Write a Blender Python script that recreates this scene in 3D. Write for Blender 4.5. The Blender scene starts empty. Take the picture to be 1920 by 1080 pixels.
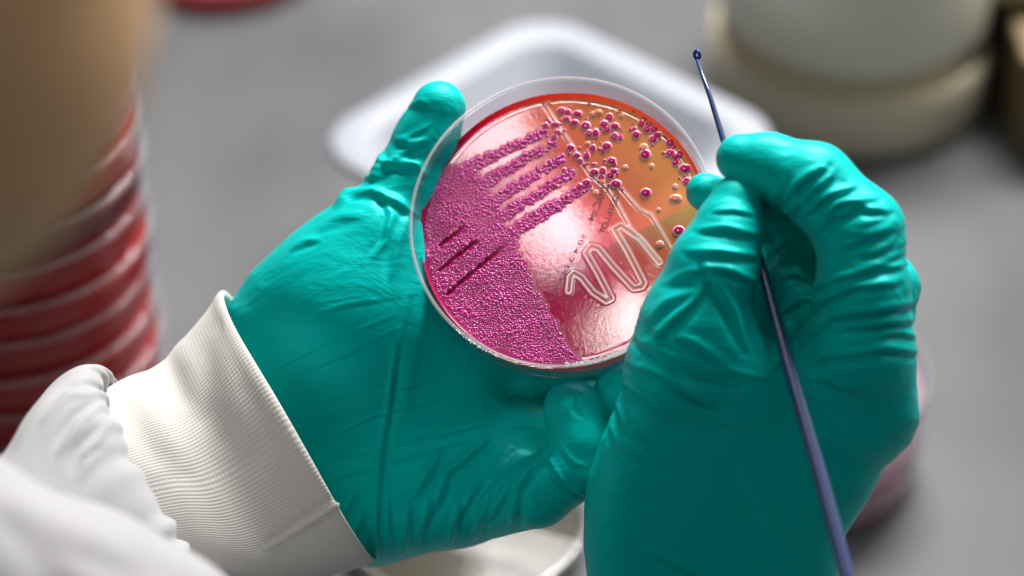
import bpy, math, random
import numpy as np
from mathutils import Vector, Matrix

random.seed(4); rng = np.random.default_rng(7)
S = 0.001                                   # the modelling below is written in millimetres
sc = bpy.context.scene
COL = sc.collection

# ------------------------------------------------------------------ camera
PITCH = math.radians(38.0)
FOC = 84.0; D0 = 700.0; K = 1920*FOC/36.0
CAMH = 0.970*math.sin(PITCH)
cam_d = bpy.data.cameras.new('camera'); cam = bpy.data.objects.new('camera', cam_d); COL.objects.link(cam)
cam.location = (0, 0, CAMH); cam.rotation_euler = (math.radians(90)-PITCH, 0, 0)
cam_d.lens = FOC; cam_d.sensor_width = 36; cam_d.clip_start = 0.01; cam_d.clip_end = 50
cam_d.dof.use_dof = True; cam_d.dof.focus_distance = 0.700; cam_d.dof.aperture_fstop = 3.9
sc.camera = cam
sc.cycles.transparent_max_bounces = 32
sc.render.resolution_x = 1024; sc.render.resolution_y = 576
RC = Matrix.Rotation(math.radians(90)-PITCH, 3, 'X')
RN = np.array(RC)

def W(v):                                    # mm in the tilted working frame (x right, y up, z towards the viewer) -> world metres
    v = np.asarray(v, float); w = v.copy(); w[..., 2] = v[..., 2]-D0
    return (w*S) @ RN.T + np.array([0, 0, CAMH])
def L(px, py, z=0.0):                        # working-frame mm of a measured point at height z
    d = D0 - z
    return np.array([(px-960)/K*d, (540-py)/K*d, z], float)
def onplane(px, py, h):                      # world point on the horizontal plane at height h (m)
    dr = RN @ np.array([(px-960)/K, (540-py)/K, -1.0]); t = (h-CAMH)/dr[2]
    return Vector((dr*t + np.array([0, 0, CAMH])).tolist())

# ------------------------------------------------------------------ world and lamps
wd = bpy.data.worlds.new('World'); sc.world = wd; wd.use_nodes = True
bg = wd.node_tree.nodes['Background']; bg.inputs[0].default_value = (0.86, 0.93, 1.0, 1); bg.inputs[1].default_value = 0.085
sc.view_settings.view_transform = 'Standard'; sc.view_settings.look = 'None'
sc.view_settings.exposure = 0.0; sc.view_settings.gamma = 1.0; sc.view_settings.use_curve_mapping = False

def lamp(name, loc, target, sx, sy, power, colr, up=None):
    ld = bpy.data.lights.new(name, 'AREA'); ld.shape = 'RECTANGLE'; ld.size = sx; ld.size_y = sy
    ld.energy = power; ld.color = colr
    o = bpy.data.objects.new(name, ld); COL.objects.link(o)
    z = (Vector(loc)-Vector(target)).normalized()
    u = Vector(up) if up is not None else Vector((0, 0, 1))
    x = u.cross(z)
    if x.length < 1e-4: x = Vector((1, 0, 0))
    x.normalize(); y = z.cross(x)
    o.matrix_world = Matrix.Translation(Vector(loc)) @ Matrix((x, y, z)).transposed().to_4x4()
    return o
FP = Vector(W(L(1052, 411, 0)).tolist())     # centre of the held dish
KEY = lamp('window_lamp', FP+Vector((0.27, 0.75, 0.92)), FP, 0.75, 0.36, 42.0, (1.0, 0.97, 0.93))
SIDE = lamp('side_lamp', FP+Vector((1.3, 0.5, 0.9)), FP, 0.8, 0.6, 5.0, (1.0, 0.93, 0.84))  # weak warm area lamp, out of view to the right

# the dish plane (used by the lamps that show in the agar and by the dish itself)
DN = np.array([-0.115, 0.30, 0.947]); DN /= np.linalg.norm(DN)
DC = L(1052, 411, 0.0)                       # centre of the rim
DU = np.cross([0, 1, 0], DN); DU /= np.linalg.norm(DU); DV = np.cross(DN, DU)
AG = -9.0                                    # agar surface below the rim
def agar_uv(px, py, h=AG):
    d = np.array([(px-960)/K, (540-py)/K, -1.0]); o = np.array([0, 0, D0]); c = DC+DN*h
    t = np.dot(c-o, DN)/np.dot(d, DN); p = o+d*t-c
    return np.dot(p, DU), np.dot(p, DV)
def refl_point(px, py, dist):
    d = np.array([(px-960)/K, (540-py)/K, -1.0]); d /= np.linalg.norm(d)
    u, v = agar_uv(px, py); p = DC+DN*AG+DU*u+DV*v
    r = d-2*np.dot(d, DN)*DN
    return Vector(W(p+r*dist*1000).tolist())
def sheen_lamp(name, c, a, b, dist, power, colr):
    pc = refl_point(*c, dist); pa = refl_point(*a, dist); pb = refl_point(*b, dist)
    va = (pa-pc); vb = (pb-pc)
    tgt = Vector(W(DC).tolist())
    return lamp(name, pc, tgt, 2*vb.length, 2*va.length, power, colr, up=va)
sheen_lamp('ceiling_lamp', (930, 268), (966, 222), (985, 296), 0.8, 0.17, (1.0, 0.98, 0.97))  # unseen lamps added to mirror bright glare patches in the agar
sheen_lamp('ceiling_lamp', (1040, 425), (996, 370), (1078, 396), 0.8, 0.20, (1.0, 0.97, 0.95))
sheen_lamp('ceiling_lamp', (1178, 595), (1222, 550), (1204, 618), 0.8, 0.17, (1.0, 0.95, 0.9))

# ------------------------------------------------------------------ helpers
def lin(r, g, b):
    f = lambda c: ((c/255+0.055)/1.055)**2.4 if c/255 > 0.04045 else c/255/12.92
    return (f(r), f(g), f(b), 1)
def mat(name, base=(0.5, 0.5, 0.5, 1), rough=0.5, **kw):
    m = bpy.data.materials.new(name); m.use_nodes = True; b = m.node_tree.nodes['Principled BSDF']
    b.inputs['Base Color'].default_value = base; b.inputs['Roughness'].default_value = rough
    for k, v in kw.items(): b.inputs[k.replace('_', ' ')].default_value = v
    return m, m.node_tree.nodes, m.node_tree.links, b
def mesh_obj(name, verts, faces, m, parent=None, smooth=True, world=True):
    me = bpy.data.meshes.new(name); v = W(verts) if world else np.asarray(verts, float)
    me.from_pydata([tuple(p) for p in np.asarray(v).tolist()], [], faces if isinstance(faces, list) else faces.tolist())
    if m: me.materials.append(m)
    if smooth: me.polygons.foreach_set('use_smooth', [True]*len(me.polygons))
    me.update()
    o = bpy.data.objects.new(name, me); COL.objects.link(o)
    if parent is not None:
        o.parent = parent; o.matrix_parent_inverse = parent.matrix_world.inverted()
    return o
def thing(name, label, cat, loc=(0, 0, 0), group=None, mw=None):
    o = bpy.data.objects.new(name, None); COL.objects.link(o); o.empty_display_size = 0.01
    if mw is not None: o.matrix_world = mw
    else: o.matrix_world = Matrix.Translation(Vector(loc))
    o['label'] = label; o['category'] = cat
    if group: o['group'] = group
    return o
def child(o, parent):                        # for children given in the parent's own frame
    o.parent = parent; return o

def surface_nets(D, org, h):
    nx, ny, nz = D.shape; ins = D < 0
    acc = np.zeros((nx-1, ny-1, nz-1, 3)); cnt = np.zeros((nx-1, ny-1, nz-1))
    cs = [(i, j, k) for i in (0, 1) for j in (0, 1) for k in (0, 1)]
    sl = lambda c: tuple(slice(c[a], (D.shape[a]-1+c[a])) for a in range(3))
    for a in range(3):
        for c in cs:
            if c[a]: continue
            e = list(c); e[a] = 1
            d0 = D[sl(c)]; d1 = D[sl(e)]; m = (d0 < 0) != (d1 < 0)
            t = np.where(m, d0/(d0-d1+1e-12), 0)
            for q in range(3): acc[..., q] += m*(c[q]+(t if q == a else 0))
            cnt += m
    act = cnt > 0; idx = -np.ones(act.shape, int); idx[act] = np.arange(act.sum())
    ii = np.argwhere(act); V = (ii + acc[act]/cnt[act][:, None])*h + org
    F = []
    for a in range(3):
        b, c = (a+1) % 3, (a+2) % 3
        s0 = [slice(1, -1)]*3; s0[a] = slice(0, -1); s1 = list(s0); s1[a] = slice(1, None)
        A, B = ins[tuple(s0)], ins[tuple(s1)]; m = A != B
        p = np.argwhere(m); flip = A[m]
        for q in range(3):
            if q != a: p[:, q] += 1
        def g(ob, oc):
            r = p.copy(); r[:, b] += ob; r[:, c] += oc; return idx[r[:, 0], r[:, 1], r[:, 2]]
        quad = np.stack([g(-1, -1), g(0, -1), g(0, 0), g(-1, 0)], 1)
        quad[~flip] = quad[~flip][:, ::-1]; F.append(quad)
    return V, np.concatenate(F)
class Grid:
    def __init__(s, lo, hi, h):
        s.h = h; s.lo = np.array(lo, float); n = np.ceil((np.array(hi)-s.lo)/h).astype(int)+1
        s.X, s.Y, s.Z = [a.astype(np.float32) for a in np.meshgrid(*[s.lo[i]+h*np.arange(n[i]) for i in range(3)], indexing='ij')]
def seg(g, a, b):
    (ax, ay, az, ar), (bx, by, bz, br) = a, b
    d = np.array([bx-ax, by-ay, bz-az]); q = float(d @ d)+1e-9
    t = np.clip(((g.X-ax)*d[0]+(g.Y-ay)*d[1]+(g.Z-az)*d[2])/q, 0, 1)
    return np.sqrt((g.X-ax-t*d[0])**2+(g.Y-ay-t*d[1])**2+(g.Z-az-t*d[2])**2)-(ar+t*(br-ar))
def smin(a, b, k):
    if k <= 0: return np.minimum(a, b)
    h = np.clip(0.5+0.5*(b-a)/k, 0, 1); return b+(a-b)*h-k*h*(1-h)
def chain(g, pts, k=2.0):                    # pts: (px, py, z, r)
    P = [tuple(L(p[0], p[1], p[2]))+(p[3],) for p in pts]; d = None
    for i in range(len(P)-1):
        e = seg(g, P[i], P[i+1]); d = e if d is None else smin(d, e, k)
    return d
def ellipsoid(g, c, r):
    q = np.sqrt(((g.X-c[0])/r[0])**2+((g.Y-c[1])/r[1])**2+((g.Z-c[2])/r[2])**2)
    return (q-1)*min(r)
def slab(g, poly, zf, h, R):                 # rounded thick sheet over a polygon in px, zf(X, Y) its middle height
    P = np.array([L(x, y, z)[:2] for x, y, z in poly]); n = len(P)
    X, Y = g.X[:, :, 0], g.Y[:, :, 0]; d = np.full(X.shape, 1e9); s = np.ones(X.shape)
    for i in range(n):
        a, b = P[i], P[i-1]; e = b-a; wx, wy = X-a[0], Y-a[1]
        t = np.clip((wx*e[0]+wy*e[1])/(e @ e), 0, 1)
        d = np.minimum(d, (wx-e[0]*t)**2+(wy-e[1]*t)**2)
        c1, c2, c3 = Y >= a[1], Y < b[1], e[0]*wy > e[1]*wx
        s = np.where((c1 & c2 & c3) | (~c1 & ~c2 & ~c3), -s, s)
    d2 = (s*np.sqrt(d))[:, :, None]; zc = zf(g.X, g.Y)
    hh = h(g.X, g.Y) if callable(h) else h
    qx = d2+R; qz = np.abs(g.Z-zc)-hh+R
    return np.sqrt(np.maximum(qx, 0)**2+np.maximum(qz, 0)**2)+np.minimum(np.maximum(qx, qz), 0)-R
def vnormals(V, F):
    n = np.zeros_like(V); fn = np.cross(V[F[:, 2]]-V[F[:, 0]], V[F[:, 3]]-V[F[:, 1]])
    for k in range(4): np.add.at(n, F[:, k], fn)
    return n/(np.linalg.norm(n, axis=1)[:, None]+1e-12)
def relax(V, F, n=2, lam=0.5):
    for _ in range(n):
        s = np.zeros_like(V); c = np.zeros(len(V))
        for k in range(4):
            a, b = F[:, k], F[:, (k+1) % 4]
            np.add.at(s, a, V[b]); np.add.at(s, b, V[a]); np.add.at(c, a, 1); np.add.at(c, b, 1)
        V = V+lam*(s/c[:, None]-V)
    return V
def project(V):
    d = D0-V[:, 2]; return 960+V[:, 0]/d*K, 540-V[:, 1]/d*K
def crease(V, N, strokes, zmin=-1e9):
    """strokes: (polyline px, width px, ridge mm, groove mm, (zlo, zhi)) -> moves vertices along their normals"""
    x, y = project(V); disp = np.zeros(len(V)); front = np.clip(N[:, 2]*2.5+0.55, 0, 1)
    for st in strokes:
        pl, w, amp, gr = st[:4]; P = np.array(pl, float)
        lo, hi = P.min(0)-4*w, P.max(0)+4*w
        m = np.where((x > lo[0]) & (x < hi[0]) & (y > lo[1]) & (y < hi[1]))[0]
        if len(st) > 4: m = m[(V[m, 2] > st[4][0]) & (V[m, 2] < st[4][1])]
        if not len(m): continue
        bd = np.full(len(m), 1e9); bs = np.zeros(len(m)); bt = np.zeros(len(m))
        cum = np.concatenate([[0], np.cumsum(np.linalg.norm(np.diff(P, axis=0), axis=1))]); tot = cum[-1]
        for i in range(len(P)-1):
            e = P[i+1]-P[i]; q = e @ e; wx, wy = x[m]-P[i, 0], y[m]-P[i, 1]
            t = (wx*e[0]+wy*e[1])/q; tc = np.clip(t, 0, 1)
            dd = np.hypot(wx-e[0]*tc, wy-e[1]*tc); sg = np.sign(e[0]*wy-e[1]*wx)
            b = dd < bd; bd[b] = dd[b]; bs[b] = sg[b]; bt[b] = ((cum[i]+tc*math.sqrt(q))/tot)[b]
        sd = bd*bs; tap = np.sin(np.clip(bt*0.94+0.03, 0, 1)*math.pi)**0.6
        wl = w*(0.65+0.35*tap)
        prof = amp*np.exp(-(sd/wl)**2)-gr*np.exp(-((sd-1.7*wl)/wl)**2)
        disp[m] += prof*tap*front[m]
    return V+N*disp[:, None]
def fan(c0, c1, ang, n, ln, w, amp, gr=None, jit=10, curve=0.15, z=None):
    """n folds spread from c0 to c1, each ln px long at angle ang degrees (screenwise, y down)"""
    out = []
    for i in range(n):
        t = (i+random.uniform(0.2, 0.8))/n
        cx = c0[0]+(c1[0]-c0[0])*t+random.uniform(-jit, jit)*0.6; cy = c0[1]+(c1[1]-c0[1])*t+random.uniform(-jit, jit)*0.6
        a = math.radians(ang+random.uniform(-jit, jit)); l = ln*random.uniform(0.55, 1.1)
        dx, dy = math.cos(a), math.sin(a); b = curve*l*random.uniform(0.3, 1.3)
        pl = [(cx-dx*l/2, cy-dy*l/2), (cx-dx*l/5-dy*b*0.7, cy-dy*l/5+dx*b*0.7), (cx+dx*l/5-dy*b*0.7, cy+dy*l/5+dx*b*0.7), (cx+dx*l/2, cy+dy*l/2)]
        am = amp*random.uniform(0.5, 1.15)
        s = (pl, w*random.uniform(0.7, 1.3), am, (gr if gr is not None else amp*0.7)*random.uniform(0.5, 1.2))
        out.append(s+((z,) if z else ()))
    return out

# ------------------------------------------------------------------ materials
def glove_material():
    m, n, l, b = mat('teal_nitrile', (0.0, 0.51, 0.48, 1), 0.42)
    b.inputs['Specular IOR Level'].default_value = 0.9; b.inputs['Specular Tint'].default_value = (0.0, 1.0, 0.93, 1)
    b.inputs['Subsurface Weight'].default_value = 0.0; b.inputs['Subsurface Radius'].default_value = (0.001, 0.004, 0.004); b.inputs['Subsurface Scale'].default_value = 1.0
    tc = n.new('ShaderNodeTexCoord'); mp = n.new('ShaderNodeMapping'); l.new(tc.outputs['Object'], mp.inputs[0])
    mp.inputs['Scale'].default_value = (60, 190, 110); mp.inputs['Rotation'].default_value = (0.3, 0.2, 0.5)
    n1 = n.new('ShaderNodeTexNoise'); n1.inputs['Scale'].default_value = 1.0; n1.inputs['Detail'].default_value = 3; n1.inputs['Distortion'].default_value = 0.7
    l.new(mp.outputs[0], n1.inputs['Vector'])
    n2 = n.new('ShaderNodeTexNoise'); n2.inputs['Scale'].default_value = 2200; n2.inputs['Detail'].default_value = 2
    l.new(tc.outputs['Object'], n2.inputs['Vector'])
    b1 = n.new('ShaderNodeBump'); b1.inputs['Strength'].default_value = 0.28; b1.inputs['Distance'].default_value = 0.0025; l.new(n1.outputs[0], b1.inputs['Height'])
    b2 = n.new('ShaderNodeBump'); b2.inputs['Strength'].default_value = 0.25; b2.inputs['Distance'].default_value = 0.0001; l.new(n2.outputs[0], b2.inputs['Height']); l.new(b1.outputs[0], b2.inputs['Normal'])
    def crinkle(rot, scl, dist, st_, prev):
        m3 = n.new('ShaderNodeMapping'); m3.inputs['Rotation'].default_value = rot; m3.inputs['Scale'].default_value = scl; l.new(tc.outputs['Object'], m3.inputs[0])
        q = n.new('ShaderNodeTexNoise'); q.noise_type = 'RIDGED_MULTIFRACTAL'; q.inputs['Scale'].default_value = 1.0; q.inputs['Detail'].default_value = 2.0; q.inputs['Distortion'].default_value = 0.9; l.new(m3.outputs[0], q.inputs['Vector'])
        msk = n.new('ShaderNodeTexNoise'); msk.inputs['Scale'].default_value = 38; l.new(m3.outputs[0], msk.inputs['Vector']); msk.inputs['Scale'].default_value = 0.35
        mu = n.new('ShaderNodeMath'); mu.operation = 'MULTIPLY'; l.new(q.outputs[0], mu.inputs[0]); l.new(msk.outputs[0], mu.inputs[1])
        bb_ = n.new('ShaderNodeBump'); bb_.inputs['Strength'].default_value = st_; bb_.inputs['Distance'].default_value = dist; l.new(mu.outputs[0], bb_.inputs['Height']); l.new(prev, bb_.inputs['Normal']); return bb_.outputs[0]
    o1 = crinkle((0.2, 0.1, -0.35), (30, 110, 50), 0.0018, 0.13, b2.outputs[0])
    o1 = crinkle((0.5, 0.3, 1.0), (60, 210, 90), 0.0010, 0.10, o1)
    l.new(o1, b.inputs['Normal'])
    n3 = n.new('ShaderNodeTexNoise'); n3.inputs['Scale'].default_value = 25; l.new(tc.outputs['Object'], n3.inputs['Vector'])
    r = n.new('ShaderNodeMapRange'); r.inputs['To Min'].default_value = 0.38; r.inputs['To Max'].default_value = 0.5; l.new(n3.outputs[0], r.inputs[0]); l.new(r.outputs[0], b.inputs['Roughness'])
    return m
GLOVE = glove_material()
def clear_material(name, tint=(0.97, 0.97, 0.98, 1), haze=0.012, hazecol=(0.8, 0.8, 0.82, 1), rough=0.04, ior=1.3):
    m = bpy.data.materials.new(name); m.use_nodes = True; n, l = m.node_tree.nodes, m.node_tree.links; n.clear()
    out = n.new('ShaderNodeOutputMaterial'); tr = n.new('ShaderNodeBsdfTransparent'); tr.inputs[0].default_value = tint
    gl = n.new('ShaderNodeBsdfGlossy'); gl.inputs['Roughness'].default_value = rough
    fr = n.new('ShaderNodeFresnel'); ge = n.new('ShaderNodeNewGeometry'); mr = n.new('ShaderNodeMapRange'); l.new(ge.outputs['Backfacing'], mr.inputs[0]); mr.inputs['To Min'].default_value = ior; mr.inputs['To Max'].default_value = 1/ior; l.new(mr.outputs[0], fr.inputs[0])
    df = n.new('ShaderNodeBsdfDiffuse'); df.inputs[0].default_value = hazecol
    m1 = n.new('ShaderNodeMixShader'); m1.inputs[0].default_value = haze; l.new(tr.outputs[0], m1.inputs[1]); l.new(df.outputs[0], m1.inputs[2])
    m2 = n.new('ShaderNodeMixShader'); l.new(fr.outputs[0], m2.inputs[0]); l.new(m1.outputs[0], m2.inputs[1]); l.new(gl.outputs[0], m2.inputs[2])
    l.new(m2.outputs[0], out.inputs[0]); return m
CLEAR = clear_material('clear_polystyrene', ior=1.28)
CLEAR2 = clear_material('clear_lid_plastic', ior=1.19)
RIM2 = clear_material('lid_edge', haze=0.06, hazecol=(0.85, 0.8, 0.84, 1), rough=0.12, ior=1.3)
RIMM = clear_material('polystyrene_edge', haze=0.26, hazecol=(0.85, 0.8, 0.84, 1), rough=0.12)

# ------------------------------------------------------------------ bench and things behind
def bench():
    m, n, l, b = mat('grey_laminate', lin(150, 152, 156), 0.62); b.inputs['Specular IOR Level'].default_value = 0.25
    tc = n.new('ShaderNodeTexCoord'); mp = n.new('ShaderNodeMapping'); mp.inputs['Scale'].default_value = (5, 2.2, 1); l.new(tc.outputs['Object'], mp.inputs[0])
    ns = n.new('ShaderNodeTexNoise'); ns.inputs['Scale'].default_value = 2.2; ns.inputs['Detail'].default_value = 2; l.new(mp.outputs[0], ns.inputs['Vector'])
    cr = n.new('ShaderNodeValToRGB'); cr.color_ramp.elements[0].position = 0.3; cr.color_ramp.elements[0].color = lin(78, 81, 84)
    cr.color_ramp.elements[1].position = 0.7; cr.color_ramp.elements[1].color = lin(104, 105, 108); l.new(ns.outputs[0], cr.inputs[0])
    l.new(cr.outputs[0], b.inputs['Base Color'])
    v = []; x0, x1, y0, y1, z0 = -1.6, 1.6, 0.1, 2.6, -0.03
    v = [(x, y, z) for z in (z0, 0) for (x, y) in ((x0, y0), (x1, y0), (x1, y1), (x0, y1))]
    f = [(0, 3, 2, 1), (4, 5, 6, 7), (0, 1, 5, 4), (1, 2, 6, 5), (2, 3, 7, 6), (3, 0, 4, 7)]
    o = mesh_obj('bench_top', v, f, m, smooth=False, world=False); o['kind'] = 'structure'
bench()

def lathe(prof, seg_=96):
    """prof: (r, z) list in metres -> verts, faces, closed profile"""
    v, f = [], []; n = len(prof)
    for i in range(seg_):
        a = 2*math.pi*i/seg_
        for r, z in prof: v.append((r*math.cos(a), r*math.sin(a), z))
    for i in range(seg_):
        j = (i+1) % seg_
        for k in range(n):
            q = (k+1) % n
            f.append((i*n+k, j*n+k, j*n+q, i*n+q))
    return v, f
def lathe_obj(name, prof, m, parent=None, seg_=96, auto=True):
    v, f = lathe([(r*S, z*S) for r, z in prof], seg_)
    o = mesh_obj(name, v, f, m, smooth=True, world=False)
    if parent is not None: o.parent = parent
    e = o.modifiers.new('edge_split', 'EDGE_SPLIT') if auto else None
    if e: e.split_angle = math.radians(35)
    return o
E = 0.01
def disc_prof(r, z0, z1): return [(E, z0), (r, z0), (r, z1-0.4), (r-0.4, z1), (E, z1)]
def cup_prof(r, t, h, floor=1.2): return [(E, 0), (r-0.6, 0), (r, 0.6), (r, h-0.3), (r-0.3, h), (r-t+0.3, h), (r-t, h-0.3), (r-t, floor), (E, floor)]
def lid_prof(r, t, h, z): return [(E, z), (r-0.8, z), (r-0.2, z-0.4), (r, z-1), (r, z-h), (r-t, z-h), (r-t, z-t-0.4), (E, z-t)]

def agar_simple(name, c, t=0.5):
    m, n, l, b = mat(name, c, 0.15); b.inputs['Coat Weight'].default_value = 0.2
    tr = n.new('ShaderNodeBsdfTranslucent'); tr.inputs[0].default_value = c; tp = n.new('ShaderNodeBsdfTransparent'); tp.inputs[0].default_value = c
    m1 = n.new('ShaderNodeMixShader'); m1.inputs[0].default_value = t; l.new(b.outputs[0], m1.inputs[1]); l.new(tr.outputs[0], m1.inputs[2])
    m2 = n.new('ShaderNodeMixShader'); m2.inputs[0].default_value = 0.35; l.new(m1.outputs[0], m2.inputs[1]); l.new(tp.outputs[0], m2.inputs[2]); l.new(m2.outputs[0], n['Material Output'].inputs[0])
    return m
RED = agar_simple('blood_agar', lin(236, 10, 14)); MAR = agar_simple('dark_red_agar', lin(176, 6, 22))
PINK = agar_simple('pink_agar', lin(238, 216, 224)); YEL = agar_simple('yellow_green_agar', lin(100, 97, 66))
def closed_dish(loc, R, H, agarm, label, group=None, rz=0, tilt=0):
    t = thing('petri_dish', label, 'petri dish', loc, group)
    lathe_obj('base', cup_prof(R-2.2, 1.3, H-2.0), CLEAR2, t)
    lathe_obj('lid', lid_prof(R, 1.3, 9.5, H), CLEAR2, t)
    lathe_obj('agar', disc_prof(R-3.6, 1.25, 8.2), agarm, t)
    lathe_obj('lid_rim', [(R+0.15, H-1.9), (R+0.15, H-0.7), (R-0.9, H+0.25), (R-2.4, H+0.25), (R-2.4, H-0.1), (R-1.2, H-0.2)], RIM2, t)
    t.rotation_euler = (tilt, tilt*0.6, rz); return t
def copy_tree(o):
    c = o.copy(); COL.objects.link(c)
    for ch in o.children:
        d = ch.copy(); COL.objects.link(d); d.parent = c
    return c
# the tall red stack at the left
base = onplane(76, 842, 0.0)
names = ['topmost', 'second', 'third', 'fourth', 'fifth', 'sixth', 'seventh', 'eighth', 'ninth', 'tenth', 'eleventh', 'twelfth', 'thirteenth']
HS = 14.8; NST = 13; proto = None
for i in range(NST):
    k = NST-1-i
    lab = ('topmost red agar plate of the tall stack at the left' if k == 0 else
           'bottom red agar plate of the tall stack, resting on the bench' if i == 0 else
           names[k]+' red agar plate from the top of the tall stack')
    loc = Vector((base.x+random.uniform(-1.2, 1.2)*S, base.y+random.uniform(-1, 1)*S, i*(HS+0.3)*S))
    if proto is None:
        proto = o = closed_dish(loc, 51.5, HS, RED, lab, 'stacked red agar plates')
    else:
        o = copy_tree(proto); o.location = loc; o['label'] = lab; o.rotation_euler.z = random.uniform(0, 6)
    if k == 4:
        for ch in o.children:
            if ch.name.startswith('agar'): ch.data = ch.data.copy(); ch.data.materials[0] = MAR
# single dish far at the top edge
p = onplane(428, -62, 0.0)
closed_dish(p, 49, 15, MAR, 'dark red agar plate lying on the bench at the top edge, left of the tray')
# dishes behind the right glove
q = onplane(1490, 862, 0.0)
for i, lab in enumerate(['lowest of three pale pink agar plates on the bench behind the right glove', 'middle one of three pale pink agar plates behind the right glove', 'uppermost of three pale pink agar plates stacked behind the right glove']):
    if i == 0: o = pr = closed_dish(q, 46, 15, PINK, lab, 'pink agar plates behind the right glove')
    else:
        o = copy_tree(pr); o.location = q+Vector((random.uniform(-1, 1)*S, 0.6*S, i*15.2*S)); o['label'] = lab
# dish under the left glove
q = onplane(872, 1015, 0.0)
closed_dish(q, 45, 15, YEL, 'clear plate of yellowish agar on the bench below the left glove')

# the white tray
def tray():
    m, n, l, b = mat('white_foam', lin(148, 152, 163), 0.5)
    h = 0.050
    A = onplane(566, 262, h); T = onplane(1012, 12, h); Rr = onplane(1440, 262, h)
    e1 = (T-A); l1 = e1.length; e1.normalize(); e2 = (Rr-T); e2 -= e1*e2.dot(e1); e2.normalize(); l2 = abs((Rr-T).dot(e2))+0.006
    c = A+e1*l1/2+e2*l2/2; c.z = 0
    mw = Matrix((e1, e2, Vector((0, 0, 1)))).transposed().to_4x4(); 
    if e1.cross(e2).z < 0: e2n = e2; mw = Matrix((e2, e1, Vector((0, 0, 1)))).transposed().to_4x4(); l1, l2 = l2, l1
    mw = Matrix.Translation(c) @ mw
    t = thing('weighing_tray', 'white shallow tray with rounded corners and a broad rim on the bench', 'tray', mw=mw)
    rings = [(0.034, 0.000, 0.012), (0.004, 0.044, 0.022), (0.002, 0.0445, 0.024), (0.0, 0.047, 0.026), (0.0005, 0.0495, 0.026), (0.002, 0.050, 0.024), (0.0135, 0.0495, 0.018), (0.016, 0.048, 0.017), (0.036, 0.005, 0.012), (0.040, 0.003, 0.010)]
    def ring(ins, z, r):
        hx, hy = l1/2-ins-r, l2/2-ins-r; o = []
        for cx, cy, a0 in ((hx, hy, 0), (-hx, hy, 90), (-hx, -hy, 180), (hx, -hy, 270)):
            for k in range(9):
                a = math.radians(a0+k*90/8); o.append((cx+r*math.cos(a), cy+r*math.sin(a), z))
        return o
    v, f = [], []; N = 36
    for r in rings: v += ring(*r)
    for i in range(len(rings)-1):
        for k in range(N): f.append((i*N+k, i*N+(k+1) % N, (i+1)*N+(k+1) % N, (i+1)*N+k))
    f.append(tuple(range(N-1, -1, -1))); f.append(tuple((len(rings)-1)*N+k for k in range(N)))
    o = mesh_obj('tray_body', v, f, m, world=False); o.parent = t
    # it rests on the bench with a low foot ring below
tray()
# cream tub at the upper right
def tub():
    m, n, l, b = mat('cream_plastic', lin(218, 208, 182), 0.4); m2 = mat('pale_plastic', lin(232, 230, 212), 0.4)[0]
    p = onplane(1585, 156, 0.0)
    t = thing('lidded_tub', 'large cream tub with a wide base flange and paler upper body at the upper right', 'tub', p)
    lathe_obj('flange', [(E, 0), (60, 0), (63, 3), (64, 26), (62, 30), (E, 30)], m, t)
    lathe_obj('neck', [(E, 30.1), (54, 30.1), (54, 40), (E, 40)], m, t)
    lathe_obj('tub_body', [(E, 40.1), (57, 40.1), (60, 43), (60, 92), (58, 96), (E, 96)], m2, t)
tub()
def boxy(name, x0, x1, y0, y1, z0, z1, m, parent=None, bev=0.003):
    v = [(x, y, z) for z in (z0, z1) for (x, y) in ((x0, y0), (x1, y0), (x1, y1), (x0, y1))]
    f = [(0, 3, 2, 1), (4, 5, 6, 7), (0, 1, 5, 4), (1, 2, 6, 5), (2, 3, 7, 6), (3, 0, 4, 7)]
    o = mesh_obj(name, v, f, m, smooth=False, world=False)
    b = o.modifiers.new('bevel', 'BEVEL'); b.width = bev; b.segments = 3
    if parent: o.parent = parent
    return o
def instrument():
    p = onplane(1842, 205, 0.0)
    dk = mat('black_plastic', lin(26, 20, 16), 0.5)[0]; tan = mat('tan_plastic', lin(170, 150, 112), 0.45)[0]; br = mat('brown_board', lin(110, 92, 62), 0.5)[0]
    t = thing('black_case', 'black upright case with a tan lid at the top right corner', 'case', p)
    boxy('case_body', 0, 0.026, 0, 0.09, 0, 0.056, dk, t); boxy('lid', -0.0, 0.06, -0.004, 0.094, 0.0565, 0.066, tan, t)
    q = onplane(1898, 300, 0.0)
    t2 = thing('storage_box', 'brown box at the right edge in front of the black case', 'box', q)
    boxy('box_body', 0, 0.06, 0, 0.05, 0, 0.045, br, t2); boxy('lid', -0.0015, 0.0615, -0.0015, 0.0515, 0.0455, 0.052, br, t2)
instrument()

# ------------------------------------------------------------------ the held dish
MW = Matrix.Translation(Vector(W(DC-DN*14).tolist())) @ Matrix([list(RN@DU)+[0], list(RN@DV)+[0], list(RN@DN)+[0], [0, 0, 0, 1]]).transposed()
dish = thing('petri_dish', 'open clear dish of pink and orange agar with streaked magenta colonies, held in the gloves', 'petri dish', mw=MW)
HA = 14+AG                                   # agar height in the dish's own frame, mm
lathe_obj('wall', [(E, 0), (43.9, 0), (44.3, 0.4), (44.3, 11.9), (45, 12.3), (45, 13.6), (43.6, 13.6), (43.3, 1.2), (E, 1.2)], CLEAR, dish, 160)
lathe_obj('rim', [(45.05, 13.2), (45.15, 13.8), (44.8, 14.1), (44.3, 14.1), (44.1, 13.8), (44.1, 13.62), (45.0, 13.62)], RIMM, dish, 160)
lathe_obj('foot_ring', [(44.35, -0.4), (44.35, 0.5), (43.9, -0.02), (42.6, -0.02), (42.6, -0.7), (43.9, -0.7)], CLEAR, dish, 160)

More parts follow.
